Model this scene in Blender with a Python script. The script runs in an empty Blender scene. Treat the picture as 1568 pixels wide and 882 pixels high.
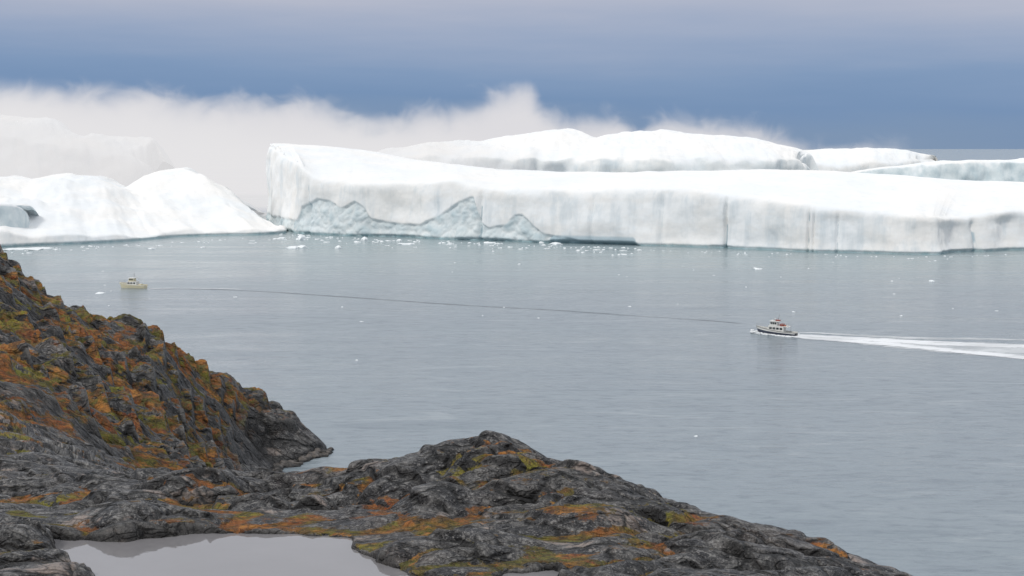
import bpy, bmesh, math, random
import numpy as np
random.seed(4)
CAMH=60.0; F=2178.0
PT=math.atan(215/F); CP=math.cos(PT); SP=math.sin(PT)
def slope(v):
    k=(np.asarray(v,float)-441)/F
    return (SP+k*CP)/(CP-k*SP)
def lat(u,v):
    k=(np.asarray(v,float)-441)/F
    return ((np.asarray(u,float)-784)/F)/(CP-k*SP)
def SEA(u,v):            # frame pixel (u,v) cast onto sea level
    Y=CAMH/slope(v); return float(lat(u,v)*Y),float(Y)
def PT3(u,v,Y):
    return float(lat(u,v)*Y),float(Y),float(CAMH-slope(v)*Y)

# ---------------- numpy noise
def _h(ix,iy,s):
    n=(ix.astype(np.int64)*374761393+iy.astype(np.int64)*668265263+s*1442695041)&0xffffffff
    n=((n^(n>>13))*1274126177)&0xffffffff
    n=(n^(n>>16))&0xffffffff
    return n/4294967295.0
def perlin(x,y,s=0):
    x0=np.floor(x);y0=np.floor(y);fx=x-x0;fy=y-y0
    def g(ix,iy,dx,dy):
        a=_h(ix,iy,s)*2*np.pi
        return np.cos(a)*dx+np.sin(a)*dy
    u=fx*fx*fx*(fx*(fx*6-15)+10);w=fy*fy*fy*(fy*(fy*6-15)+10)
    a=g(x0,y0,fx,fy);b=g(x0+1,y0,fx-1,fy);c=g(x0,y0+1,fx,fy-1);d=g(x0+1,y0+1,fx-1,fy-1)
    return (a*(1-u)+b*u)*(1-w)+(c*(1-u)+d*u)*w*1.0
def fbm(x,y,o=4,s=0,r=.5):
    t=0;a=1
    for i in range(o):
        t=t+a*perlin(x*2**i+i*17.3,y*2**i+i*9.1,s+i);a*=r
    return t
def billow(x,y,o=3,s=0,r=.5):
    t=0;a=1
    for i in range(o):
        t=t+a*np.abs(perlin(x*2**i+i*7.7,y*2**i+i*3.1,s+i))*2;a*=r
    return t
def sst(a,b,x):
    t=np.clip((x-a)/(b-a),0,1);return t*t*(3-2*t)
def domes(x,y,s,p=2.6):
    return 1-(1-np.clip(np.abs(perlin(x,y,s))*1.7,0,1))**p

# ---------------- node helpers
def newmat(name):
    m=bpy.data.materials.new(name);m.use_nodes=True
    nt=m.node_tree;nt.nodes.clear()
    out=nt.nodes.new('ShaderNodeOutputMaterial')
    return m,nt,out
def N(nt,t,**k):
    n=nt.nodes.new(t)
    for a,b in k.items():
        if a=='ins':
            for i,v in b.items():
                if isinstance(v,bpy.types.NodeSocket): nt.links.new(v,n.inputs[i])
                else: n.inputs[i].default_value=v
        else: setattr(n,a,b)
    return n
def math_(nt,op,a,b=0.0,c=0.0,clamp=False):
    n=N(nt,'ShaderNodeMath',operation=op,use_clamp=clamp,ins={0:a,1:b,2:c});return n.outputs[0]
def mrange(nt,v,a,b,c=0.0,d=1.0,smooth=True):
    n=N(nt,'ShaderNodeMapRange',ins={0:v,1:a,2:b,3:c,4:d})
    if smooth:n.interpolation_type='SMOOTHSTEP'
    return n.outputs[0]
def mix(nt,f,a,b,bt='MIX'):
    n=nt.nodes.new('ShaderNodeMix');n.data_type='RGBA';n.blend_type=bt
    for s,v in ((n.inputs[0],f),(n.inputs[6],a),(n.inputs[7],b)):
        if isinstance(v,bpy.types.NodeSocket): nt.links.new(v,s)
        else: s.default_value=(v if not isinstance(v,tuple) else (tuple(v)+(1,))[:4])
    return n.outputs[2]
def noise(nt,vec,scale,detail=4,rough=.5,dist=0):
    n=N(nt,'ShaderNodeTexNoise',ins={'Vector':vec,'Scale':scale,'Detail':detail,'Roughness':rough,'Distortion':dist});return n.outputs['Fac']
def mapping(nt,vec,sc=(1,1,1),rot=(0,0,0),loc=(0,0,0)):
    n=N(nt,'ShaderNodeMapping',ins={0:vec});n.inputs['Scale'].default_value=sc;n.inputs['Rotation'].default_value=rot;n.inputs['Location'].default_value=loc
    return n.outputs[0]
def warp(nt,vec,scale,amt):
    n=N(nt,'ShaderNodeTexNoise',ins={'Vector':vec,'Scale':scale,'Detail':4})
    s=N(nt,'ShaderNodeVectorMath',operation='SUBTRACT',ins={0:n.outputs['Color'],1:(.5,.5,.5)})
    q=N(nt,'ShaderNodeVectorMath',operation='SCALE',ins={0:s.outputs[0],'Scale':amt})
    return N(nt,'ShaderNodeVectorMath',operation='ADD',ins={0:vec,1:q.outputs[0]}).outputs[0]
def cracks(nt,vec,scale):
    n=N(nt,'ShaderNodeTexVoronoi',feature='DISTANCE_TO_EDGE',ins={'Vector':vec,'Scale':scale});return n.outputs['Distance']
def ramp(nt,f,stops):
    n=nt.nodes.new('ShaderNodeValToRGB');e=n.color_ramp.elements
    while len(e)<len(stops): e.new(.5)
    for el,(p,c) in zip(e,stops):
        el.position=p;el.color=(tuple(c)+(1,))[:4] if isinstance(c,tuple) else (c,c,c,1)
    nt.links.new(f,n.inputs[0]);return n.outputs[0]
def grid_mesh(name,X,Y,Z,mat,attrs={},smooth=True):
    r,c=X.shape
    me=bpy.data.meshes.new(name)
    co=np.stack([X,Y,Z],-1).reshape(-1,3).astype(np.float32)
    i=np.arange(r*c).reshape(r,c)
    q=np.stack([i[:-1,:-1],i[:-1,1:],i[1:,1:],i[1:,:-1]],-1).reshape(-1,4)
    me.vertices.add(r*c);me.vertices.foreach_set('co',co.ravel())
    me.loops.add(q.size);me.loops.foreach_set('vertex_index',q.ravel().astype(np.int32))
    me.polygons.add(len(q));me.polygons.foreach_set('loop_start',np.arange(0,q.size,4,dtype=np.int32))
    me.polygons.foreach_set('loop_total',np.full(len(q),4,np.int32))
    me.polygons.foreach_set('use_smooth',np.full(len(q),smooth))
    me.update(calc_edges=True)
    for k,v in attrs.items():
        a=me.attributes.new(k,'FLOAT','POINT');a.data.foreach_set('value',v.ravel().astype(np.float32))
    me.materials.append(mat)
    ob=bpy.data.objects.new(name,me);bpy.context.collection.objects.link(ob)
    return ob

# ================= WORLD
sc=bpy.context.scene
w=bpy.data.worlds.new("World");sc.world=w;w.use_nodes=True
nt=w.node_tree;nt.nodes.clear()
SUN_EL=math.radians(42);SUN_AZ=math.radians(215)
sky=N(nt,'ShaderNodeTexSky',sky_type='NISHITA',sun_disc=False,sun_elevation=SUN_EL,sun_rotation=SUN_AZ)
tc=N(nt,'ShaderNodeTexCoord')
sep=N(nt,'ShaderNodeSeparateXYZ',ins={0:tc.outputs['Generated']})
mp=mapping(nt,tc.outputs['Generated'],(3,3,26))
n1=noise(nt,mp,1.0,5,.55)
zz=math_(nt,'ADD',sep.outputs[2],math_(nt,'MULTIPLY',math_(nt,'SUBTRACT',n1,.5),.05))
zz=math_(nt,'ADD',zz,math_(nt,'MULTIPLY',sep.outputs[0],.02))
cl=ramp(nt,zz,[(0,(.21,.305,.46)),(.032,(.165,.275,.475)),(.052,(.205,.31,.505)),(.074,(.31,.385,.55)),(.103,(.465,.49,.60)),(.2,(.63,.645,.70)),(.5,(.84,.86,.90)),(1,(.95,.97,1.0))])
bg1=N(nt,'ShaderNodeBackground',ins={0:sky.outputs[0],1:.08})
bg2=N(nt,'ShaderNodeBackground',ins={0:cl,1:1.0})
mx=N(nt,'ShaderNodeMixShader',ins={0:.92,1:bg1.outputs[0],2:bg2.outputs[0]})
wo=N(nt,'ShaderNodeOutputWorld',ins={0:mx.outputs[0]})
sl=bpy.data.lights.new('sun','SUN');sl.energy=1.4;sl.angle=math.radians(10);sl.color=(1,.96,.9)
so=bpy.data.objects.new('sun',sl);sc.collection.objects.link(so)
so.rotation_euler=(math.pi/2-SUN_EL,0,math.pi-SUN_AZ)
so.location=(0,0,200)

# ================= MATERIALS
def ice_mat(name,tint=0.0):
    m,nt,out=newmat(name)
    ge=N(nt,'ShaderNodeNewGeometry');g=ge.outputs['Position']
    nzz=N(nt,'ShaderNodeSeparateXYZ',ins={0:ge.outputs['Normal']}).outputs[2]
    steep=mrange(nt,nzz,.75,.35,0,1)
    at=N(nt,'ShaderNodeAttribute',attribute_name='ice').outputs['Fac']
    ck_=N(nt,'ShaderNodeAttribute',attribute_name='crk').outputs['Fac']
    z=N(nt,'ShaderNodeSeparateXYZ',ins={0:g}).outputs[2]
    big=noise(nt,g,.02,3,.6)
    fine=noise(nt,mapping(nt,g,(1,1,.5)),.2,5,.65)
    c=mix(nt,mrange(nt,big,.35,.65),(.84,.865,.88),(.89,.88,.86))
    c=mix(nt,mrange(nt,fine,.50,.75,0,.32),c,(.69,.74,.765))
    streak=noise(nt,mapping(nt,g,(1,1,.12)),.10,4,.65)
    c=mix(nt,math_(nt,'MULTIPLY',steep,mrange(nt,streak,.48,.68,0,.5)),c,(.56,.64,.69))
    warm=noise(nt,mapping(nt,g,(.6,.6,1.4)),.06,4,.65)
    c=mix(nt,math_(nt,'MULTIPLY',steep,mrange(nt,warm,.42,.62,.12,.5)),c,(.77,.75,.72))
    icec=mix(nt,mrange(nt,noise(nt,g,.12,4,.6),.3,.7),(.52,.62,.655),(.71,.77,.78))
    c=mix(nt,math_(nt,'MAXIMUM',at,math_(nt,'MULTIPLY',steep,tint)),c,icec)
    c=mix(nt,mrange(nt,ck_,.3,1,0,.75),c,(.35,.47,.53))
    wl=mrange(nt,math_(nt,'ADD',z,math_(nt,'MULTIPLY',fine,3.5)),1.2,4.2,.85,0)
    c=mix(nt,wl,c,(.24,.42,.46))
    bp=N(nt,'ShaderNodeBump',ins={'Strength':.4,'Distance':1.1,'Height':noise(nt,mapping(nt,g,(1,1,.7)),.14,6,.62)})
    p=N(nt,'ShaderNodeBsdfDiffuse',ins={'Color':c,'Roughness':.4,'Normal':bp.outputs[0]})
    nt.links.new(p.outputs[0],out.inputs[0]);return m
ICE=ice_mat('glacier_ice');ICE2=ice_mat('glacier_ice_blue',.85);ICE3=ice_mat('glacier_ice_pale',.30)

# ================= SEA
m,nt,out=newmat('sea_surface')
g=N(nt,'ShaderNodeNewGeometry').outputs['Position']
w1=noise(nt,mapping(nt,g,(.35,.9,1),(0,0,.35)),.5,4,.6,.3)
w2=noise(nt,mapping(nt,g,(.5,1,1),(0,0,-.3)),.09,4,.5)
w3=noise(nt,mapping(nt,g,(.25,1,1),(0,0,.1)),.02,4,.6,.8)
w4=noise(nt,mapping(nt,g,(.3,1,1),(0,0,.5)),1.5,3,.6)
w5=noise(nt,mapping(nt,g,(.22,1,1),(0,0,-.35)),.10,5,.65,1.5)
hgt=math_(nt,'ADD',math_(nt,'MULTIPLY',w1,.45),math_(nt,'MULTIPLY',w2,1.0))
hgt=math_(nt,'ADD',hgt,math_(nt,'MULTIPLY',w4,.18))
bp=N(nt,'ShaderNodeBump',ins={'Strength':.7,'Distance':.8,'Height':hgt})
c=mix(nt,w3,(.19,.24,.275),(.275,.32,.35))
c=mix(nt,mrange(nt,w1,.45,.75,0,.6),c,(.11,.145,.18))
c=mix(nt,mrange(nt,w5,.55,.68,0,.35),c,(.40,.44,.46))
c=mix(nt,mrange(nt,w5,.46,.33,0,.35),c,(.12,.16,.195))
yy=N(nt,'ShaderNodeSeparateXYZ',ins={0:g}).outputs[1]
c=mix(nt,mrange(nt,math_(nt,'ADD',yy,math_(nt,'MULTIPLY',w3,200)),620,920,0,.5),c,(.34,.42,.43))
rg=mrange(nt,w3,.35,.65,.11,.26)
p=N(nt,'ShaderNodeBsdfPrincipled',ins={'Base Color':c,'Roughness':rg,'IOR':1.33,'Normal':bp.outputs[0]})
nt.links.new(p.outputs[0],out.inputs[0]);SEAM=m
rr=np.concatenate([[0.5],np.geomspace(40,60000,60)]);th=np.linspace(0,2*np.pi,97)
R,T=np.meshgrid(rr,th,indexing='ij')
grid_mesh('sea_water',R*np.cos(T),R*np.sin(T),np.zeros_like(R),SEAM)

# ================= TERRAIN
f=lambda Y,v:(Y,float(CAMH-slope(v)*Y))
near=[(3,58.4),(15,54),(30,49.3),(38,47.2)]
def left(u,pts): return (u,near+pts)
def cover(u,Yr,vr,front):
    zr=f(Yr,vr)[1]
    return (u,near+[f(*q) for q in front]+[f(Yr,vr),(Yr+4,zr-1.6),(Yr+14,zr-8),(100,22),(130,8),(160,-5),(330,-8)])
cols=[
 left(-300,[f(46,870),f(53,830),f(65,765),f(80,700),f(100,630),f(120,580),f(170,450),f(230,330),(260,45),(300,20),(330,-5)]),
 left(0,[f(46,868),f(53,815),f(65,760),f(80,705),f(100,645),f(120,600),f(150,540),f(190,470),f(230,395),f(245,376),(262,36),(300,8),(330,-6)]),
 left(50,[f(46,870),f(53,815),f(65,758),f(80,708),f(100,660),f(125,610),f(160,550),f(200,490),f(235,440),f(247,426),(264,31),(300,5),(330,-6)]),
 left(110,[f(46,875),f(53,812),f(65,752),f(80,715),f(100,688),f(130,640),f(165,585),f(205,520),f(240,482),f(250,465),(266,26),(300,3),(330,-6)]),
 left(200,[f(46,890),f(53,812),f(60,762),f(68,735),f(90,733),f(120,722),f(150,685),f(190,625),f(230,545),f(250,492),(264,24),(300,0),(330,-6)]),
 left(240,[f(46,890),f(53,812),f(60,762),f(67,726),(78,41.6),f(120,733),f(150,710),f(190,655),f(230,565),f(254,494),(266,23),(300,0),(330,-6)]),
 left(300,[f(46,890),f(53,815),f(60,764),f(66,720),(75,42),(110,32),f(150,737),f(190,712),f(225,665),f(250,600),f(266,537),(277,15),(300,0),(330,-6)]),
 left(350,[f(46,890),f(53,818),f(60,768),f(66,721),(75,41),(120,25),(180,14),f(215,716),f(240,690),f(262,625),f(275,568),(285,10),(300,0),(315,-6),(330,-8)]),
 left(400,[f(46,890),f(53,818),f(60,772),f(66,726),(75,40.5),(120,20),(180,6),(235,1.5),(257,1.5),f(266,690),f(275,640),f(281,600),(291,3),(300,-5),(330,-8)]),
 left(455,[f(46,890),f(53,822),f(60,775),f(66,725),(75,40),(120,14),(170,-4),(262,-4),(268,.3),(273,4),f(280,630),(289,0),(300,-6),(330,-8)]),
 left(500,[f(46,890),f(53,826),f(60,775),f(65,720),(75,39),(110,14),(150,-5),(270,-5),(277,.6),f(282,666),(289,-3),(300,-6),(330,-8)]),
 left(535,[f(46,890),f(53,828),f(60,765),f(64,716),(75,39),(110,14),(150,-5),(330,-8)]),
 cover(590,63,707,[(46,890),(50,852),(54,815),(58,765)]),
 cover(640,63,690,[(46,890),(50,850),(54,812),(58,760)]),
 cover(690,62.5,677,[(47,882),(52,828),(57,765)]),
 cover(740,62,672,[(47,882),(52,828),(57,762)]),
 cover(800,61.5,681,[(47,882),(52,828),(57,762)]),
 cover(850,61,705,[(47,884),(52,830),(57,768)]),
 cover(900,60,719,[(47,886),(52,832),(56,778)]),
 cover(960,59,735,[(47,888),(52,834),(56,785)]),
 cover(1040,58,762,[(47,888),(52,838),(55,800)]),
 cover(1100,57,790,[(46,892),(50,860),(54,823)]),
 cover(1180,56,815,[(46,896),(50,868),(53,842)]),
 cover(1270,55,835,[(46,905),(50,876)]),
 cover(1320,54,859,[(46,920),(50,885)]),
 cover(1395,53,883,[(46,940)]),
 cover(1568,51,955,[(46,1000)]),
 cover(1900,50,1080,[(46,1120)]),
]
Yg=np.concatenate([np.geomspace(3,36,50)[:-1],np.arange(36,75,.075),np.arange(75,140,.3),np.arange(140,315,.33)])
Ug=np.linspace(-260,1850,1150)
prof=np.array([np.interp(np.log(Yg),np.log([p[0] for p in c[1]]),[p[1] for p in c[1]]) for c in cols])
cu=np.array([c[0] for c in cols],float)
B=np.empty((len(Yg),len(Ug)))
def blurY(a,fr=.011):
    o=a.copy();G=np.gradient(Yg)
    for i,y in enumerate(Yg):
        s=fr*y
        j0=np.searchsorted(Yg,y-2.5*s);j1=np.searchsorted(Yg,y+2.5*s)+1
        ww=np.exp(-.5*((Yg[j0:j1]-y)/s)**2)*G[j0:j1]
        o[:,i]=(a[:,j0:j1]*ww).sum(1)/ww.sum()
    return o
prof=blurY(prof)
for i in range(len(Yg)): B[i]=np.interp(Ug,cu,prof[:,i])
def blurU(B,s):
    r=int(s*2.4);k=np.exp(-.5*(np.arange(-r,r+1)/s)**2);k/=k.sum()
    Bp=np.pad(B,((0,0),(r,r)),mode='edge')
    return sum(k[j]*Bp[:,j:j+B.shape[1]] for j in range(2*r+1))
B=blurU(B,5.5)
A=(Ug-784)/F/.982
X=A[None,:]*Yg[:,None];Y=np.repeat(Yg[:,None],len(Ug),1)
wx=X+1.3*fbm(X/7,Y/7,3,50);wy=Y+1.3*fbm(X/7,Y/7,3,60)
c_,s_=math.cos(.5),math.sin(.5)
rx=wx*c_+wy*s_;ry=-wx*s_+wy*c_
farm=sst(75,150,Y)
d1=domes(rx/5.6,ry/2.6,3,2.4);d2=domes(rx/2.0+5,ry/.8,24,2.4);d3=domes(X/.5,Y/.35,44)
cre=np.abs(perlin(rx/5.6,ry/2.6,3))*2
msk=sst(-.1,.3,fbm(X/3,Y/3,2,17))
jt=fbm(X/5,Y/5,2,19)
jx=(X*.55+Y*.83)/1.5+.8*jt;jf=np.abs(jx-np.round(jx));joint=np.exp(-(jf/.045)**2)*sst(-.1,.2,fbm(X/2.5+9,Y/2.5,2,20))
q=(B*1.0+.18*X+.9*fbm(X/4,Y/4,3,18)+.25*Y)/1.2;fq=q-np.floor(q)
led=(sst(.0,.10,fq)-fq)
Z=B+(1-farm)*(.66*(d1-.6)+.20*(d2-.6)*msk+.04*(d3-.6)*msk+.26*fbm(X/6,Y/6,2,31)+.04*fbm(X*1.6,Y*1.6,4,33)+.36*led*(1-.5*msk)-.18*joint)*sst(20,42,Y)
hx=(wx*math.cos(-.55)-wy*math.sin(-.55));hy=(wx*math.sin(-.55)+wy*math.cos(-.55))
h1=domes(hx/30,hy/10,71,2.2);h2=domes(hx/11,hy/3.4,73,2.2);h3=domes(X/2.8,Y/1.9,77,2.2)
amp=sst(-3,9,B)*.8+.2
hs=fbm(X/40,Y/40,2,95)
mk=sst(-.25,.3,fbm(X/12,Y/12,2,41))
fr=fbm(X/4.5,Y/4.5,5,91,.58)
q=(B+.10*X-.12*Y+1.2*fbm(X/15,Y/15,3,98))/3.0;fq=q-np.floor(q)
ledf=(sst(0,.16,fq)-fq)*3.0
Z+=farm*amp*(1.9*(h1-.65)+1.0*(h2-.65)*mk+.3*(h3-.65)*(1-mk)+1.6*hs+.85*fr+.9*ledf*sst(-.2,.2,fbm(X/9,Y/9,2,43)))
nA=.3*fbm(X/1.5,Y/1.5,3,7);nB=.3*fbm(X/1.5,Y/1.5,3,8)
def mound(u,v,Yc,wpx,ry_,h):
    global Z
    xc=lat(u,v)*Yc;rxx=wpx/2/F*Yc
    d=((X+nA-xc)/rxx)**2+((Y+nB-Yc)/ry_)**2
    Z=Z+h*np.clip(1-d,0,1)**.6*np.where(d<1,1,0)
for a in [(190,800,54.5,150,2.0,.75),(35,850,50,110,1.2,.6),(60,880,46.6,150,.9,.45),(660,770,57,130,2.2,.55),(620,810,54,160,1.5,.5),
          (700,850,50.5,300,2.3,.6),(400,780,57,95,1.6,.5),(300,745,62,150,2,.5),(480,780,57,70,1.4,.45),(900,800,54,200,2,.45),(1000,850,50.5,240,1.8,.45),
          (740,705,60.5,190,1.8,.35),(1150,850,52,180,1.8,.4),(540,745,61,160,2,.3),(860,760,57,90,1.5,.35)]:
    mound(*a)
PZ=45.42
def PW(u,v):
    Yc=(CAMH-PZ)/slope(v);return float(lat(u,v)*Yc),float(Yc)
def sdist(px,py,poly):
    d=np.full(px.shape,1e9);ins=np.zeros(px.shape,bool)
    for i in range(len(poly)):
        x1,y1=poly[i];x2,y2=poly[(i+1)%len(poly)]
        t=np.clip(((px-x1)*(x2-x1)+(py-y1)*(y2-y1))/((x2-x1)**2+(y2-y1)**2),0,1)
        d=np.minimum(d,np.hypot(px-x1-t*(x2-x1),py-y1-t*(y2-y1)))
        cnd=((y1>py)!=(y2>py))&(px<(x2-x1)*(py-y1)/(y2-y1+1e-12)+x1)
        ins^=cnd
    return np.where(ins,-d,d)
poly=[PW(*q) for q in [(78,826),(130,828),(190,830),(255,822),(300,817),(430,818),(535,824),(545,842),(575,858),(600,870),(645,884),(700,915),(640,960),(400,985),(200,960),(150,915),(135,884),(90,862)]]
poly2=[PW(*q) for q in [(760,888),(780,880),(820,876),(848,873),(850,888),(900,900),(780,905)]]
reg=(Y>34)&(Y<75)
sd=np.full(X.shape,50.);sd[reg]=np.minimum(sdist(X[reg],Y[reg],poly),sdist(X[reg],Y[reg],poly2))
sd=sd+.30*fbm(X/1.2,Y/.8,4,12)
inside=sst(.16,-.2,sd)
soft=PZ+.05
lowz=soft+.28*np.log1p(np.exp(np.clip((Z-soft)/.28,-30,30)))
fade=sst(6.5,2.6,X)
Z=np.where((Y>36)&(Y<56)&(sd>0),lowz*fade+Z*(1-fade),Z)
Z=Z*(1-inside)+(PZ-.35)*inside
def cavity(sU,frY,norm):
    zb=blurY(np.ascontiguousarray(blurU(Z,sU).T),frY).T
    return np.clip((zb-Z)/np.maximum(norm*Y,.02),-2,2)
cav=cavity(4,.005,.0035);cavb=cavity(14,.018,.0065)  # hollow masks, used to paint occlusion shade into the base colour
low=1-sst(.05,.28,cre)
vg=low*(1-farm)+farm*(1-sst(.2,.8,h1))
m,nt,out=newmat('tundra_rock');ROCKM=m
g=N(nt,'ShaderNodeNewGeometry');pos=g.outputs['Position']
va=N(nt,'ShaderNodeAttribute',attribute_name='veg').outputs['Fac']
fa=N(nt,'ShaderNodeAttribute',attribute_name='far').outputs['Fac']
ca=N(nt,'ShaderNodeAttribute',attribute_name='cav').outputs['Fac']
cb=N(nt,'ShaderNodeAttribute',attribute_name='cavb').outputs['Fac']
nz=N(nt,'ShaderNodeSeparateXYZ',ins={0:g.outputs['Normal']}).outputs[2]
scl=mrange(nt,fa,0,1,1,.33,False)
ps=N(nt,'ShaderNodeVectorMath',operation='SCALE',ins={0:pos,'Scale':scl}).outputs[0]
n_big=noise(nt,pos,.12,4,.6);n_mid=noise(nt,ps,.7,5,.65);n_f=noise(nt,ps,3.2,5,.68);n_vf=noise(nt,ps,13,3,.7)
wp=warp(nt,mapping(nt,ps,(.7,1.3,1),(0,0,-.5)),.8,1.1)
ck=cracks(nt,wp,.45);ck2=cracks(nt,wp,1.5)
rock=mix(nt,mrange(nt,n_mid,.38,.62),(.026,.027,.031),(.145,.14,.135))
rock=mix(nt,mrange(nt,n_big,.5,.72,0,.45),rock,(.15,.115,.095))
rock=mix(nt,mrange(nt,n_f,.54,.62,0,.8),rock,(.29,.28,.27))
rock=mix(nt,mrange(nt,n_f,.48,.40,0,.9),rock,(.012,.012,.014))
rock=mix(nt,mrange(nt,n_vf,.57,.64,0,.7),rock,(.34,.325,.31))
rock=mix(nt,mrange(nt,n_vf,.45,.37,0,.7),rock,(.010,.010,.012))
rock=mix(nt,mrange(nt,noise(nt,mapping(nt,ps,(.5,1,1),(0,0,-.4),(40,9,3)),.5,5,.7),.59,.66,0,.75),rock,(.40,.325,.285))
rock=mix(nt,mrange(nt,ck,.0,.045,.95,0),rock,(.006,.006,.006))
rock=mix(nt,mrange(nt,ck2,.0,.035,.6,0),rock,(.010,.010,.010))
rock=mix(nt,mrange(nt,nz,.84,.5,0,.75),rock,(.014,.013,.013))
rock=mix(nt,mrange(nt,ca,.2,1.1,0,.92),rock,(.005,.005,.005))  # occlusion shade of hollows painted into the rock colour
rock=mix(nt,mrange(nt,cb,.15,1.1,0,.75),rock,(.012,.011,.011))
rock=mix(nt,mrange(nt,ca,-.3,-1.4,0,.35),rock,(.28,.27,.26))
v1=mix(nt,mrange(nt,noise(nt,mapping(nt,pos,loc=(9,3,1)),.16,4,.7),.42,.58),(.32,.11,.03),(.14,.135,.03))
v1=mix(nt,mrange(nt,noise(nt,mapping(nt,ps,loc=(2,33,1)),.6,4,.7),.5,.62),v1,(.47,.20,.045))
v1=mix(nt,mrange(nt,noise(nt,mapping(nt,ps,loc=(22,3,1)),1.1,4,.7),.54,.66,0,.85),v1,(.24,.05,.025))
v1=mix(nt,mrange(nt,noise(nt,mapping(nt,pos,loc=(2,3,61)),.22,4,.7),.54,.62,0,.85),v1,(.22,.22,.03))
v1=mix(nt,mrange(nt,n_f,.44,.60,0,.7),v1,(.04,.034,.02))
v1=mix(nt,mrange(nt,n_vf,.5,.7,0,.5),v1,(.36,.23,.11))
v1=mix(nt,mrange(nt,ca,.4,1.5,0,.8),v1,(.022,.018,.012))  # same painted hollow shade, in the vegetation colour
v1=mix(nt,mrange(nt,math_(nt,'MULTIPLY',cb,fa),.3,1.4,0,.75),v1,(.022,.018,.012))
ns=noise(nt,mapping(nt,pos,(.45,1,1.6),(0,0,-.55)),.30,7,.7)
vm=math_(nt,'ADD',math_(nt,'MULTIPLY',va,.20),ns)
vm=math_(nt,'ADD',vm,math_(nt,'MULTIPLY',fa,.10))
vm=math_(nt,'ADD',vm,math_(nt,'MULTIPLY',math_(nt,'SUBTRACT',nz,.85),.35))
vm=math_(nt,'ADD',vm,math_(nt,'MULTIPLY',math_(nt,'SUBTRACT',n_f,.5),.40))
vm=math_(nt,'ADD',vm,math_(nt,'MULTIPLY',math_(nt,'SUBTRACT',n_mid,.5),math_(nt,'MULTIPLY',fa,.45)))
vmask=mrange(nt,vm,.61,.67,0,.95)
zc=N(nt,'ShaderNodeSeparateXYZ',ins={0:pos}).outputs[2]
vmask=math_(nt,'MULTIPLY',vmask,mrange(nt,math_(nt,'ADD',zc,math_(nt,'MULTIPLY',n_big,8)),8,17))
col=mix(nt,vmask,rock,v1)
col=mix(nt,mrange(nt,zc,.2,1.8,.85,0),col,(.012,.012,.012))
hh=math_(nt,'ADD',math_(nt,'MULTIPLY',n_mid,1.0),math_(nt,'MULTIPLY',n_f,.45))
hh=math_(nt,'ADD',hh,math_(nt,'MULTIPLY',n_vf,.10))
hh=math_(nt,'ADD',hh,mrange(nt,ck,0,.08,-.5,0))
hh=math_(nt,'ADD',hh,mrange(nt,ck2,0,.08,-.18,0))
bp=N(nt,'ShaderNodeBump',ins={'Strength':1.0,'Distance':mrange(nt,fa,0,1,.6,1.8,False),'Height':hh})
p=N(nt,'ShaderNodeBsdfPrincipled',ins={'Base Color':col,'Roughness':mrange(nt,vmask,0,1,.5,.95),'Normal':bp.outputs[0]})
p.inputs['Specular IOR Level'].default_value=.4
nt.links.new(p.outputs[0],out.inputs[0])
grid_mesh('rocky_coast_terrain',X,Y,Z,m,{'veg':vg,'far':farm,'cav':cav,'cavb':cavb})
m,nt,out=newmat('pond_surface')
pos=N(nt,'ShaderNodeNewGeometry').outputs['Position']
bp=N(nt,'ShaderNodeBump',ins={'Strength':.05,'Distance':.05,'Height':noise(nt,mapping(nt,pos,(1,2,1)),2,3)})
p=N(nt,'ShaderNodeBsdfPrincipled',ins={'Base Color':mix(nt,noise(nt,pos,.3,4),(.19,.185,.19),(.27,.26,.27)),'Roughness':.02,'IOR':2.0,'Normal':bp.outputs[0]})
nt.links.new(p.outputs[0],out.inputs[0])
px,py=np.meshgrid(np.linspace(-22,2.3,20),np.linspace(38,54,20))
grid_mesh('pond_water',px,py,np.full(px.shape,PZ),m)

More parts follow.
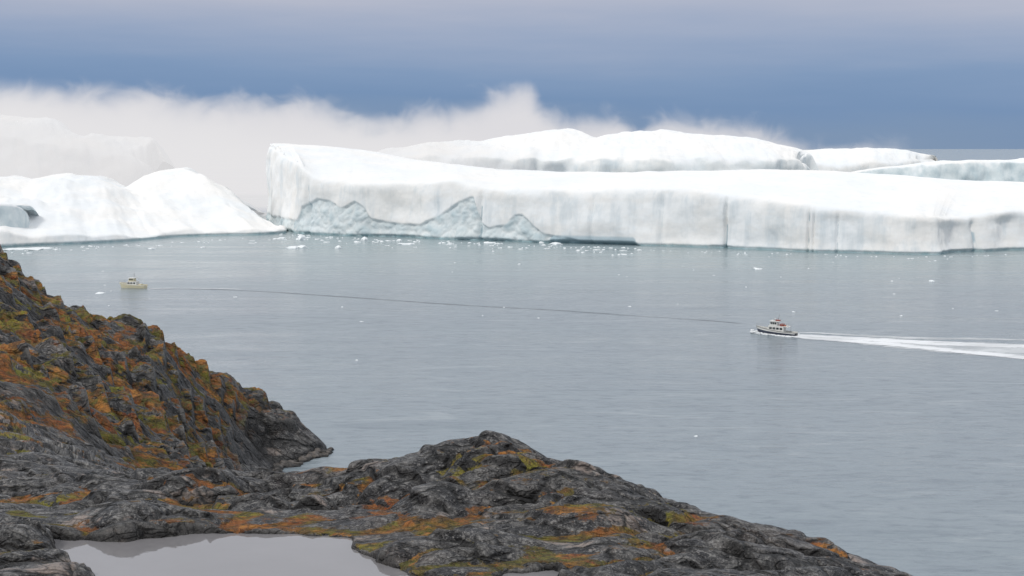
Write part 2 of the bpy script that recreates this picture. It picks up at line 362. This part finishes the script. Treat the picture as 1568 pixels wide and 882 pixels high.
# ================= ICEBERGS
def iceberg(name,front,ridge,back_d,ncol,mat,seed,contour=None,grooves=(),cliff_amp=2.5,top_amp=1.5,rows=64,ease=0.9,round_=7.0,flute_=.5,notch=()):
    n=len(front);t=np.arange(n)
    fp=np.array([SEA(a,b) for a,b,_ in front]);
    L=np.concatenate([[0],np.cumsum(np.hypot(*np.diff(fp,axis=0).T))])
    tt=np.interp(np.linspace(0,L[-1],ncol),L,t)
    def sm(a):
        a=np.interp(tt,t,a);w=max(3,int(ncol/n/3));kk=np.hanning(2*w+3);kk/=kk.sum();pd=w+1
        return np.convolve(np.pad(a,pd,mode='edge'),kk,'valid')
    FX,FY=sm(fp[:,0]),sm(fp[:,1])
    fu=np.interp(tt,t,[q[0] for q in front])
    rz=sm(np.array([CAMH-float(slope(q[2]))*p[1] for q,p in zip(front,fp)]))
    rp=np.array([PT3(*q) for q in ridge]);RX,RY,RZ=sm(rp[:,0]),sm(rp[:,1]),sm(rp[:,2])
    RZ=.5*RZ+.5*np.interp(tt,t,rp[:,2])
    dx=np.gradient(FX);dy=np.gradient(FY);l=np.hypot(dx,dy)+1e-9
    nx,ny=dy/l,-dx/l
    s=np.linspace(0,L[-1],ncol)
    rz=np.maximum(rz+fbm(s/35,s*0+seed,3,seed)*top_amp*1.3,2.0)
    nc=rows
    XX=[];YY=[];ZZ=[];IC=[];CK=[]
    cz=np.full(ncol,-99.)
    if contour is not None:
        cu_=[q[0] for q in contour];czv=[CAMH-float(slope(q[1]))*float(np.interp(q[0],fu,FY)) for q in contour]
        m_=(fu>=cu_[0])&(fu<=cu_[-1])
        cz=np.where(m_,np.interp(fu,cu_,czv),-99.)+.6*fbm(s/8,s*0,3,seed+5)
        kk=np.hanning(9);kk/=kk.sum();cz=np.convolve(np.pad(cz,4,mode='edge'),kk,'valid')
    gr=np.zeros(ncol);gc=np.zeros(ncol)
    for gu,gw,gd in grooves:
        gr+=gd*np.exp(-((fu-gu)/gw)**2)
        if gw<6: gc=np.maximum(gc,min(1,gd/3.0)*np.exp(-((fu-gu)/(gw*.6))**2))
    nd=np.full(ncol,1.2)
    for a,b,dp in notch: nd+=dp*sst(a,a+12,fu)*sst(b,b-12,fu)
    for i in range(nc+1):
        h=i/nc
        z=-3+(rz+3)*h
        big=fbm(s/52,z/45,3,seed+1,.5)*cliff_amp*2.8
        flute=billow(s/16+z/70,z/40,2,seed+2,.5)*cliff_amp*flute_
        rough=fbm(s/6,z/7,3,seed+3)*.35
        off=big+flute+rough+gr*(-1)*(1-sst(.7,1.0,h))
        below=sst(1.0,-1.0,z-cz)
        ro=billow(s/12,z/10,3,seed+9,.45)
        off+=below*(1.9*ro-2.7)-.9*sst(.0,6,z)
        off+=-nd*sst(1.2+.5*nd,.3*nd,z)
        e=np.clip((h-.82)/.18,0,1)
        off-=round_*(1-np.sqrt(np.clip(1-e**2,0,1)))
        off-=h*3.5
        XX.append(FX+nx*off);YY.append(FY+ny*off);ZZ.append(z);IC.append(np.clip(below*(.4+.5*np.clip(ro,0,1)),0,1))
        CK.append(np.clip(gc*(1-sst(.75,.95,h))*sst(-.35,.15,fbm(s/3+gr,z/9,2,seed+31))+sst(1.6,2.8,nd)*sst(2.2,1.0,z/nd),0,1))
    x0,y0,z0=XX[-1],YY[-1],ZZ[-1]
    nt_=44
    for i in range(1,nt_+1):
        h=i/nt_
        x=x0+(RX-x0)*h;y=y0+(RY-y0)*h
        e=math.sin(h*math.pi/2)**ease
        z=z0+(RZ-z0)*e+top_amp*(fbm(x/38,y/55,4,seed+7)*2.2)*math.sin(math.pi*min(1,h*.85+.05))
        XX.append(x);YY.append(y);ZZ.append(z);IC.append(np.zeros(ncol));CK.append(np.zeros(ncol))
    x1,y1,z1=XX[-1],YY[-1],ZZ[-1]
    for i in range(1,13):
        h=i/12
        XX.append(x1);YY.append(y1+back_d*h);ZZ.append(z1*(1-h**2.2)-4*h+top_amp*fbm(x1/20,y1/20+h,3,seed+8)*(h<1));IC.append(np.zeros(ncol));CK.append(np.zeros(ncol))
    return grid_mesh(name,np.array(XX),np.array(YY),np.array(ZZ),mat,{'ice':np.array(IC),'crk':np.array(CK)})

front=[(404,336,224),(417,347,232),(445,357,252),(475,359,272),(540,362,279),(620,364,280),(690,367,276),(735,369,287),(820,372,290),(900,374,291),(975,376,287),(1060,379,288),(1110,380,297),(1230,386,312),(1330,388,322),(1400,390,328),(1450,390,334),(1480,386,330),(1512,385,326),(1568,383,322),(1700,380,318),(1900,374,315)]
ridge=[(412,221,1215),(420,220,1215),(440,220,1210),(480,222,1200),(560,230,1180),(640,245,1150),(700,252,1120),(770,260,1090),(850,263,1070),(930,264,1050),(1000,263,1030),(1080,261,1020),(1130,260,1010),(1240,260,990),(1330,266,980),(1400,270,970),(1460,275,960),(1490,277,960),(1530,278,960),(1590,280,960),(1720,282,960),(1900,284,960)]
contour=[(404,325),(425,332),(445,338),(455,318),(480,305),(500,308),(520,320),(540,308),(555,318),(565,336),(600,343),(640,345),(670,330),(700,310),(722,300),(731,340),(745,350),(770,345),(785,330),(797,329),(815,346),(830,358),(870,365),(900,371),(975,374),(985,380)]
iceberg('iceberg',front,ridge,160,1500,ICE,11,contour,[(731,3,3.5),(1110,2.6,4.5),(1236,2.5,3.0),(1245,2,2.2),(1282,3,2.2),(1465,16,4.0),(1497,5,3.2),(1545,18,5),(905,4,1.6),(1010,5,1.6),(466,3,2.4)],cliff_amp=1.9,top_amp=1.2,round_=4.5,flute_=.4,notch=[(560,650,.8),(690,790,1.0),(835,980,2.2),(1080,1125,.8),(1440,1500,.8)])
iceberg('iceberg.001',
 [(-350,392,320),(-150,385,330),(0,379,356),(60,376,359),(120,374,358),(200,370,360),(270,363,357),(340,361,353),(400,360,349),(440,357,348),(447,352,347)],
 [(-350,262,1150),(-150,262,1150),(0,272,1120),(40,272,1120),(90,267,1120),(150,271,1130),(190,288,1150),(225,268,1180),(280,256,1180),(335,285,1160),(375,330,1060)],
 120,800,ICE,31,cliff_amp=1.0,top_amp=3.6,rows=16,ease=1.5,round_=3)
iceberg('iceberg.002',[(-120,380,312),(-60,378,312),(0,375,313),(30,373,313),(44,371,315),(50,369.5,318),(52,367,322)],
 [(-120,304,935),(-60,305,930),(0,310,925),(25,310,922),(40,312,922),(46,315,923),(50,321,926)],30,260,ICE2,41,cliff_amp=1.0,top_amp=.5,rows=34,round_=2)
iceberg('iceberg.003',[(325,336,318),(350,335,312),(365,334,316),(380,332,320),(397,327,324)],
 [(325,285,1290),(345,284,1290),(362,302,1290),(380,312,1280),(395,324,1270)],60,160,ICE2,47,cliff_amp=1.5,top_amp=.8,rows=24)
iceberg('iceberg.004',[(-300,318,190),(0,318,205),(60,318,215),(130,318,225),(200,316,235),(245,314,255),(262,312,262)],
 [(-300,168,1520),(0,178,1520),(85,180,1520),(110,208,1520),(180,208,1520),(235,212,1520),(255,250,1520)],120,400,ICE,53,cliff_amp=4,top_amp=4,rows=40,flute_=.2)
iceberg('iceberg.005',[(560,322,250),(600,322,242),(660,322,236),(740,322,238),(800,322,241),(840,322,243),(900,323,240),(1000,324,241),(1100,323,239),(1190,322,240),(1230,320,243),(1245,317.5,250),(1262,315.8,285)],
 [(560,240,1520),(600,228,1520),(655,218,1520),(740,215,1500),(800,205,1490),(875,196,1490),(915,213,1480),(975,200,1480),(1060,204,1480),(1155,211,1470),(1225,227,1460),(1243,237,1460),(1262,275,1455)],
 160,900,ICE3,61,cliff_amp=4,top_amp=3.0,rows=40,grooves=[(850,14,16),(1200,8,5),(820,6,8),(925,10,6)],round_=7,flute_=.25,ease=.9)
iceberg('iceberg.006',[(1180,304,250),(1260,304,248),(1330,304,246),(1400,303,244),(1436,301,243),(1448,300,275)],
 [(1180,228,1760),(1240,229,1760),(1335,226,1760),(1385,230,1760),(1434,239,1750),(1448,275,1745)],100,400,ICE,67,cliff_amp=3,top_amp=2.2,rows=24,flute_=.2)
iceberg('iceberg.007',[(1290,332,266),(1340,334,258),(1420,336,250),(1480,336,248),(1560,335,247),(1700,334,247),(1900,332,247)],
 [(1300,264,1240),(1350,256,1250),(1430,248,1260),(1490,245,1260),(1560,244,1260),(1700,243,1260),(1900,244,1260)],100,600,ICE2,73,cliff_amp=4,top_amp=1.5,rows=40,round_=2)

def chunk(bm,x,y,r,h,seed,sy=1.0):
    rs=random.Random(seed);b=bmesh.ops.create_icosphere(bm,subdivisions=2,radius=1)
    ax=rs.uniform(0,6)
    for v in b['verts']:
        k=1+.28*math.sin(3.1*v.co.x+ax)+.22*math.sin(4.7*v.co.y+ax*2)+rs.uniform(-.12,.12)
        v.co.x*=r*k;v.co.y*=r*sy*k;v.co.z=v.co.z*h*(.8+.35*math.sin(2.5*v.co.x/r+ax))
        v.co.x+=x;v.co.y+=y
bm=bmesh.new()
fl=[(455,379,5,2),(460,367,4,3.4),(447,380,3,1.5),(518,380,2.4,1.5),(558,368,3,2.2),(548,371,2,1),(622,374,4,1.3),(612,369,2.5,1.2),(850,374,5,1.2),(830,372,2,1),(1160,412,2.2,.8),(1428,431,1.4,.7),(155,449,2,.5),(232,381,3,.6),(310,379,2,.5),(45,381,10,.8),(20,382,6,.7),(70,380,4,.6),(795,405,.9,.5),(750,372,3,1.2),(360,455,.8,.3),(546,552,.5,.25),(1065,668,.35,.2),(430,365,2.5,1),(500,371,1.5,.6),(585,370,1.5,.6),(690,374,1.5,.7)]
for i,(u,v,r,h) in enumerate(fl):
    x,y=SEA(u,v);chunk(bm,x,y,r,h,i)
for i in range(140):
    u=random.uniform(405,980);v=np.interp(u,[405,445,640,980],[345,358,367,379])+abs(random.gauss(0,4.5))+1
    x,y=SEA(u,v);chunk(bm,x,y,random.uniform(.3,1.4),random.uniform(.2,.6),100+i)
for i in range(60):
    u=random.uniform(0,440);v=np.interp(u,[0,200,440],[381,373,360])+abs(random.gauss(0,4))+1
    x,y=SEA(u,v);chunk(bm,x,y,random.uniform(.3,1.5),random.uniform(.15,.4),300+i)
for i in range(30):
    x,y=SEA(random.uniform(150,1560),random.uniform(395,500));chunk(bm,x,y,random.uniform(.2,.6),random.uniform(.12,.3),500+i)
for i in range(45):
    u=random.uniform(980,1560);v=np.interp(u,[980,1400,1560],[379,392,385])+abs(random.gauss(0,3))+1.5
    x,y=SEA(u,v);chunk(bm,x,y,random.uniform(.25,.9),random.uniform(.15,.4),600+i)
me=bpy.data.meshes.new('ice_floes');bm.to_mesh(me);bm.free()
m,nt,out=newmat('floe_ice');p=N(nt,'ShaderNodeBsdfPrincipled',ins={'Base Color':mix(nt,noise(nt,N(nt,'ShaderNodeNewGeometry').outputs[0],.4,3),(.75,.82,.85),(.92,.92,.92)),'Roughness':.6})
nt.links.new(p.outputs[0],out.inputs[0]);me.materials.append(m)
ob=bpy.data.objects.new('ice_floes',me);sc.collection.objects.link(ob)
bm=bmesh.new()
for i in range(85):
    t=random.random()
    u=np.interp(t,[0,.55,1],[412,455,506])+random.gauss(0,4);v=np.interp(t,[0,.55,1],[722,704,691])+random.gauss(0,2.5)
    x,y=SEA(u,v);r=random.choice([.35,.5,.7,.9,1.4])*random.uniform(.7,1.2)
    chunk(bm,x,y,r,r*random.uniform(.5,.9),900+i)
me=bpy.data.meshes.new('shore_boulders');bm.to_mesh(me);bm.free()
m,nt,out=newmat('boulder_rock');pos=N(nt,'ShaderNodeNewGeometry').outputs['Position']
cc=mix(nt,mrange(nt,noise(nt,pos,.9,5,.65),.35,.65),(.03,.028,.026),(.15,.13,.115))
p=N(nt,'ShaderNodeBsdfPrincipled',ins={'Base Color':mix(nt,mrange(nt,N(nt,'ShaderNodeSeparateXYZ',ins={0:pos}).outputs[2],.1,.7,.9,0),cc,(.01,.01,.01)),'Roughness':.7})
nt.links.new(p.outputs[0],out.inputs[0]);me.materials.append(m)
ob=bpy.data.objects.new('shore_boulders',me);sc.collection.objects.link(ob)

# ================= FOG
def fogbox(name,x0,x1,y0,y1,z0,z1,stops,dens,soft,amp,nscale,col,rate,detail=4):
    bm=bmesh.new();bmesh.ops.create_cube(bm,size=1)
    for v in bm.verts:
        v.co.x=x0 if v.co.x<0 else x1;v.co.y=y0 if v.co.y<0 else y1;v.co.z=z0 if v.co.z<0 else z1
    me=bpy.data.meshes.new(name);bm.to_mesh(me);bm.free()
    ob=bpy.data.objects.new(name,me);sc.collection.objects.link(ob)
    m,nt,out=newmat(name+'_volume');me.materials.append(m)
    pos=N(nt,'ShaderNodeNewGeometry').outputs['Position']
    sp=N(nt,'ShaderNodeSeparateXYZ',ins={0:pos})
    xm=mrange(nt,sp.outputs[0],x0,x1,smooth=False)
    top=ramp(nt,xm,[((a-x0)/(x1-x0),b/200.) for a,b in stops])
    top=math_(nt,'MULTIPLY',N(nt,'ShaderNodeRGBToBW',ins={0:top}).outputs[0],200)
    nn=noise(nt,mapping(nt,pos,(1,.6,1.25)),nscale,detail,.6,.8)
    top=math_(nt,'ADD',top,math_(nt,'MULTIPLY',math_(nt,'SUBTRACT',nn,.5),amp))
    d=mrange(nt,math_(nt,'SUBTRACT',top,sp.outputs[2]),0,soft,0,1)
    d=math_(nt,'MULTIPLY',d,mrange(nt,sp.outputs[0],x1-150,x1,1,0))
    d=math_(nt,'MULTIPLY',d,dens)
    ab=N(nt,'ShaderNodeVolumeAbsorption',ins={0:(0,0,0,1),1:d})
    em=N(nt,'ShaderNodeEmission',ins={0:col,1:d})  # glow stands in for daylight scattered inside the fog
    ad=N(nt,'ShaderNodeAddShader',ins={0:ab.outputs[0],1:em.outputs[0]})
    nt.links.new(ad.outputs[0],out.inputs['Volume'])
    m.cycles.volume_step_rate=rate
    return ob
fx=lambda u:.7346*(u-784)*1.05
fogbox('fog_bank',-900,560,1780,1900,0,200,
  [(fx(-300),146),(fx(0),144),(fx(170),139),(fx(260),130),(fx(380),128),(fx(430),137),(fx(480),121),(fx(560),101),(fx(640),112),(fx(730),124),(fx(770),140),(fx(812),145),(fx(838),118),(fx(865),103),(fx(940),110),(fx(1000),97),(fx(1050),108),(fx(1110),99),(fx(1200),94),(fx(1290),66)],
  .024,46,90,.022,(.755,.74,.76,1),.6)
fogbox('fog_bank.001',-900,90,1235,1470,0,125,
  [(-900,142),(-500,130),(-380,114),(-270,98),(-150,98),(-80,92),(0,74),(90,50)],
  .0075,60,45,.012,(.80,.79,.80,1),2.0,2)

# ================= WAKES
def strip(name,pts,mat,z=.03):
    P=np.array([(*SEA(a,b),c) for a,b,c in pts]);t=np.arange(len(P));tt=np.linspace(0,len(P)-1,len(P)*14)
    Q=np.array([np.interp(tt,t,P[:,i]) for i in range(3)]).T
    kk=np.hanning(17);kk/=kk.sum()
    for i in range(2): Q[:,i]=np.convolve(np.pad(Q[:,i],8,mode='reflect',reflect_type='odd'),kk,'valid')
    L=np.concatenate([[0],np.cumsum(np.hypot(np.diff(Q[:,0]),np.diff(Q[:,1])))])
    dx,dy=np.gradient(Q[:,0]),np.gradient(Q[:,1]);l=np.hypot(dx,dy);nx,ny=-dy/l,dx/l
    j=np.linspace(-1,1,9)
    XX=Q[:,0][:,None]+nx[:,None]*j*Q[:,2][:,None]/2;YY=Q[:,1][:,None]+ny[:,None]*j*Q[:,2][:,None]/2
    e=np.repeat((1-np.abs(j)**2)[None],len(Q),0)
    e=e*sst(0,3,L)[:,None]*sst(0,10,L[-1]-L)[:,None]
    return grid_mesh(name,XX,YY,np.full(XX.shape,z),mat,{'edge':e})
def wakemat(name,col,lo,hi,amax,sc_=(1,1,1),blo=.45):
    m,nt,out=newmat(name)
    pos=N(nt,'ShaderNodeNewGeometry').outputs['Position'];e=N(nt,'ShaderNodeAttribute',attribute_name='edge').outputs['Fac']
    n_=noise(nt,mapping(nt,pos,sc_,(0,0,.6)),.45,5,.65)
    big=noise(nt,pos,.03,3,.6)
    a=math_(nt,'MULTIPLY',mrange(nt,math_(nt,'ADD',n_,math_(nt,'MULTIPLY',e,.35)),lo,hi),mrange(nt,e,0,.5,0,amax))
    a=math_(nt,'MULTIPLY',a,mrange(nt,big,.35,.6,blo,1))
    p=N(nt,'ShaderNodeBsdfPrincipled',ins={'Base Color':col,'Roughness':.5})
    tr=N(nt,'ShaderNodeBsdfTransparent');mx=N(nt,'ShaderNodeMixShader',ins={0:a,1:tr.outputs[0],2:p.outputs[0]})
    nt.links.new(mx.outputs[0],out.inputs[0]);return m
FO=wakemat('foam',(.84,.86,.88,1),.46,.78,1.0,(.35,1,1),.75);DK=wakemat('wake_slick',(.09,.11,.125,1),.5,.85,.38,(.3,1,1),.35);SO=wakemat('foam_thin',(.76,.79,.81,1),.53,.85,.8,(.3,1,1))  # DK tints the broken slick line as darker water
strip('boat_wake',[(228,442,4),(330,443,4),(420,447.5,4),(560,457,4.5),(700,467,4),(850,475,3.5),(975,484,4),(1100,492,3),(1150,497,3)],DK)
strip('boat_wake.001',[(224,442,4),(270,441.5,3.5),(330,442,3),(400,444,2)],SO,.06)
strip('boat_wake.002',[(1200,513,4),(1230,514,8),(1290,518,12),(1350,521,13),(1420,525,12),(1500,528,11),(1640,533,11)],FO)
strip('boat_wake.003',[(1205,514,3),(1240,518,7),(1290,521,8),(1350,526,9),(1420,533,9),(1500,541,9),(1640,554,9)],FO,.06)
strip('boat_wake.004',[(1210,511,1.5),(1240,509,3),(1300,513,6),(1400,518,7),(1500,519,7),(1640,522,7)],SO,.04)
strip('boat_wake.005',[(1230,516,5),(1300,520,18),(1400,528,28),(1500,534,38),(1640,542,48)],SO,.02)

# ================= BOATS
def simple(name,c,r=.4,var=.15):
    m,nt,out=newmat(name);pos=N(nt,'ShaderNodeTexCoord').outputs['Object']
    cc=mix(nt,mrange(nt,noise(nt,pos,1.7,4),.35,.7),tuple(c),tuple(x*(1-var) for x in c))
    p=N(nt,'ShaderNodeBsdfPrincipled',ins={'Base Color':cc,'Roughness':r});nt.links.new(p.outputs[0],out.inputs[0]);return m
WH=simple('white_paint',(.72,.72,.69));CR=simple('cream_paint',(.70,.64,.45));NV=simple('navy_paint',(.04,.05,.08));RD=simple('red_paint',(.28,.06,.04));GL=simple('window_glass',(.02,.03,.035),.1);MT=simple('metal',(.35,.35,.36),.35);OR=simple('orange_plastic',(.5,.14,.05));DKK=simple('deck_grey',(.25,.25,.24));RUB=simple('black_rubber',(.02,.02,.02))
def loft(name,secs,mat,parent,mat2=None,split=None):
    bm=bmesh.new();rows=[]
    for s in secs: rows.append([bm.verts.new(p) for p in s])
    for a,b in zip(rows,rows[1:]):
        for i in range(len(a)-1):
            fc=bm.faces.new((a[i],a[i+1],b[i+1],b[i]))
            if split and i in split: fc.material_index=1
    bm.faces.new(rows[0]);bm.faces.new(rows[-1])
    bmesh.ops.recalc_face_normals(bm,faces=bm.faces)
    me=bpy.data.meshes.new(name);bm.to_mesh(me);bm.free();me.materials.append(mat)
    if mat2:me.materials.append(mat2)
    ob=bpy.data.objects.new(name,me);sc.collection.objects.link(ob);ob.parent=parent;return ob
def block(name,parent,x0,x1,w,z0,z1,mat,fs=0,bs=0,wt=None,bev=.06):
    wt=wt or w*.92;bm=bmesh.new()
    lo=[bm.verts.new(p) for p in ((x0,-w/2,z0),(x1,-w/2,z0),(x1,w/2,z0),(x0,w/2,z0))]
    hi=[bm.verts.new(p) for p in ((x0+bs,-wt/2,z1),(x1-fs,-wt/2,z1),(x1-fs,wt/2,z1),(x0+bs,wt/2,z1))]
    bm.faces.new(lo[::-1]);bm.faces.new(hi)
    for i in range(4):bm.faces.new((lo[i],lo[(i+1)%4],hi[(i+1)%4],hi[i]))
    if bev:bmesh.ops.bevel(bm,geom=list(bm.edges),offset=bev,segments=2,affect='EDGES')
    me=bpy.data.meshes.new(name);bm.to_mesh(me);bm.free();me.materials.append(mat)
    ob=bpy.data.objects.new(name,me);sc.collection.objects.link(ob);ob.parent=parent;return ob
def rod(name,parent,pts,r,mat):
    cu=bpy.data.curves.new(name,'CURVE');cu.dimensions='3D';cu.bevel_depth=r;sp=cu.splines.new('POLY');sp.points.add(len(pts)-1)
    for q,p in zip(sp.points,pts):q.co=(*p,1)
    cu.materials.append(mat);ob=bpy.data.objects.new(name,cu);sc.collection.objects.link(ob);ob.parent=parent;return ob
def hull(parent,L,Bm,mlo,mhi,zd=1.5,zb=2.5):
    secs=[]
    for i in range(17):
        t=i/16;x=-L/2+L*t
        b=Bm/2*(.86+.14*math.sin(min(1,t*2)*math.pi/2))*(1-max(0,(t-.55)/.45)**2.3)+.02
        sh=zd+(zb-zd)*t**2.2
        rake=.9*max(0,(t-.8)/.2)
        xk=x-rake*1.4
        k=-.8+.5*max(0,(t-.85)/.15)
        half=[(xk,0,k),(x-rake*.9,b*.78,.05),(x-rake*.4,b*.95,sh*.62),(x-rake*.38,b*.97,sh*.64+.02),(x,b,sh),(x,b-.12 if b>.2 else b*.5,sh),(x,max(b-.14,.0),sh-.45)]
        sec=[(p[0],-p[1],p[2]) for p in half[::-1]][:-1]+half
        secs.append(sec)
    o=loft('hull',secs,mlo,parent,mhi,[0,1,2,3,8,9,10,11])
    bm=bmesh.new();lv=[];rv=[]
    for s in secs[:-1]:
        lv.append(bm.verts.new((s[0][0],s[0][1],s[0][2]+.02)));rv.append(bm.verts.new((s[-1][0],s[-1][1],s[-1][2]+.02)))
    for i in range(len(lv)-1):bm.faces.new((lv[i],rv[i],rv[i+1],lv[i+1]))
    me=bpy.data.meshes.new('deck');bm.to_mesh(me);bm.free();me.materials.append(DKK)
    d=bpy.data.objects.new('deck',me);sc.collection.objects.link(d);d.parent=parent
    return secs
def boat(name,u,v,head,L,Bm,kind,scale=1):
    e=bpy.data.objects.new(name,None);sc.collection.objects.link(e)
    x,y=SEA(u,v);e.location=(x,y,0);e.rotation_euler=(0,math.radians(-2 if kind==0 else 0),math.radians(head));e.scale=(scale,)*3
    if kind==0:
        secs=hull(e,L,Bm,NV,WH,1.5,2.7)
        block('cabin',e,-3.4,3.4,3.7,1.1,3.3,WH,fs=.9,bs=.1)
        block('wheelhouse',e,-.8,2.3,3.1,3.3,5.0,WH,fs=.6,bs=.2)
        block('roof',e,-1.6,2.2,3.4,5.0,5.16,WH,bev=.03)
        block('flybridge_deck',e,-5.2,-.9,3.5,3.3,3.42,WH,bev=.03)
        block('red_locker',e,-3.0,-1.6,2.2,3.42,4.25,RD)
        for sgn in(-1,1):
            for i in range(4):
                b=block('cabin_window',e,-2.9+i*1.35,-1.9+i*1.35,.06,2.1,2.85,GL,wt=.06,bev=0);b.location=(0,sgn*1.80,0)
            for i in range(3):
                b=block('bridge_window',e,-.45+i*.8,.2+i*.8,.06,3.95,4.7,GL,wt=.06,bev=0);b.location=(0,sgn*1.50,0)
        block('windscreen',e,1.72,2.02,2.6,3.95,4.7,GL,fs=.28,bs=.27,bev=0).location=(.06,0,0)
        block('roof_locker',e,-1.4,.2,1.6,5.16,5.6,RD)
        rod('mast',e,[(-.6,0,5.1),(-1.0,0,7.6)],.09,MT);rod('crosstree',e,[(-.8,-1,6.4),(-.8,1,6.4)],.06,MT)
        block('radar',e,.3,.8,1.5,5.75,5.95,WH);rod('radar_post',e,[(.55,0,5.1),(.55,0,5.8)],.1,WH)
        rod('aerial',e,[(.6,1.1,5.1),(.2,1.2,7.2)],.035,MT)
        rod('aft_rail',e,[(-5.1,-1.7,4.3),(-5.1,1.7,4.3),(-1,1.7,4.3)],.04,MT)
        for yy in(-1.7,1.7):
            for xx in(-5.1,-3.8,-2.4): rod('stanchion',e,[(xx,yy,3.4),(xx,yy,4.3)],.035,MT)
            rod('deck_post',e,[(-5.1,yy,1.1),(-5.1,yy,3.3)],.05,MT)
        for i in range(2): block('life_raft',e,-4.7+i*.9,-4.0+i*.9,.8,3.42,3.95,OR if i else WH,bev=.15)
        block('outboard_well',e,-L/2-.35,-L/2+.3,2.2,.2,1.1,RUB)
    else:
        secs=hull(e,L,Bm,CR,CR,1.5,2.4)
        block('cabin',e,-2.6,2.6,3.0,1.0,2.9,WH,fs=.8,bs=.1)
        block('wheelhouse',e,-1.2,1.4,2.6,2.9,4.3,CR,fs=.5,bs=.1)
        block('roof',e,-1.9,1.3,2.8,4.3,4.44,WH,bev=.03)
        block('deck_box',e,-4.6,-3.3,1.8,1.1,1.9,CR)
        for sgn in(-1,1):
            for i in range(3):
                b=block('cabin_window',e,-2.1+i*1.35,-1.2+i*1.35,.06,1.95,2.55,GL,wt=.06,bev=0);b.location=(0,sgn*1.46,0)
                b=block('bridge_window',e,-.95+i*.65,-.42+i*.65,.06,3.4,4.0,GL,wt=.06,bev=0);b.location=(0,sgn*1.26,0)
        rod('mast',e,[(-.8,0,4.4),(-1.0,0,6.6)],.08,MT);rod('boom',e,[(-1.0,0,5.4),(-4.3,0,3.4)],.06,MT)
        rod('fore_mast',e,[(3.6,0,1.5),(3.5,0,4.0)],.06,MT)
    for sgn in(0,-1):
        i0=8;pts=[(s[2 if sgn==0 else -3][0],s[2 if sgn==0 else -3][1],s[2 if sgn==0 else -3][2]+.75) for s in secs[i0:]]
        rod('bow_rail',e,pts,.035,MT)
        for p in pts[::2]: rod('rail_post',e,[(p[0],p[1],p[2]-.75),p],.03,MT)
        rod('rub_rail',e,[(s[2 if sgn==0 else -3][0],s[2 if sgn==0 else -3][1]*1.01,s[2 if sgn==0 else -3][2]-.12) for s in secs],.07,RUB if kind==0 else WH)
    return e
BH=180-28
boat('tour_boat',1188,512,BH,15.5,4.6,0,.86)
boat('fishing_boat',203,441,180-15,12.5,3.9,1)
bm=bmesh.new()
x,y=SEA(1188,512);hd=math.radians(BH);dx,dy=math.cos(hd),math.sin(hd)
for i in range(800):
    a=random.random()**.8;side=random.choice((-1,1));l=8.5-a*15;o=side*(.4+3.0*a**.6+random.gauss(0,.55)*(.5+a))
    s=random.uniform(.10,.38)*(1.2-a*.5)
    b=bmesh.ops.create_icosphere(bm,subdivisions=1,radius=s)
    dz=random.uniform(0,.9)*(1-a)**2
    for v_ in b['verts']:
        v_.co.z*=.6
        v_.co.x+=x+dx*l-dy*o;v_.co.y+=y+dy*l+dx*o;v_.co.z+=dz
me=bpy.data.meshes.new('bow_wave');bm.to_mesh(me);bm.free();me.materials.append(simple('spray',(.85,.87,.88),.6))
ob=bpy.data.objects.new('bow_wave',me);sc.collection.objects.link(ob)

# ================= CAMERA
cd=bpy.data.cameras.new('camera');cam=bpy.data.objects.new('camera',cd);sc.collection.objects.link(cam)
cd.sensor_width=36;cd.lens=F/1568*36;cd.clip_end=100000;cd.clip_start=.5
cam.location=(0,0,CAMH);cam.rotation_euler=(math.pi/2-PT,0,0)
sc.camera=cam
sc.view_settings.view_transform='Standard'
sc.view_settings.look='None';sc.view_settings.exposure=0
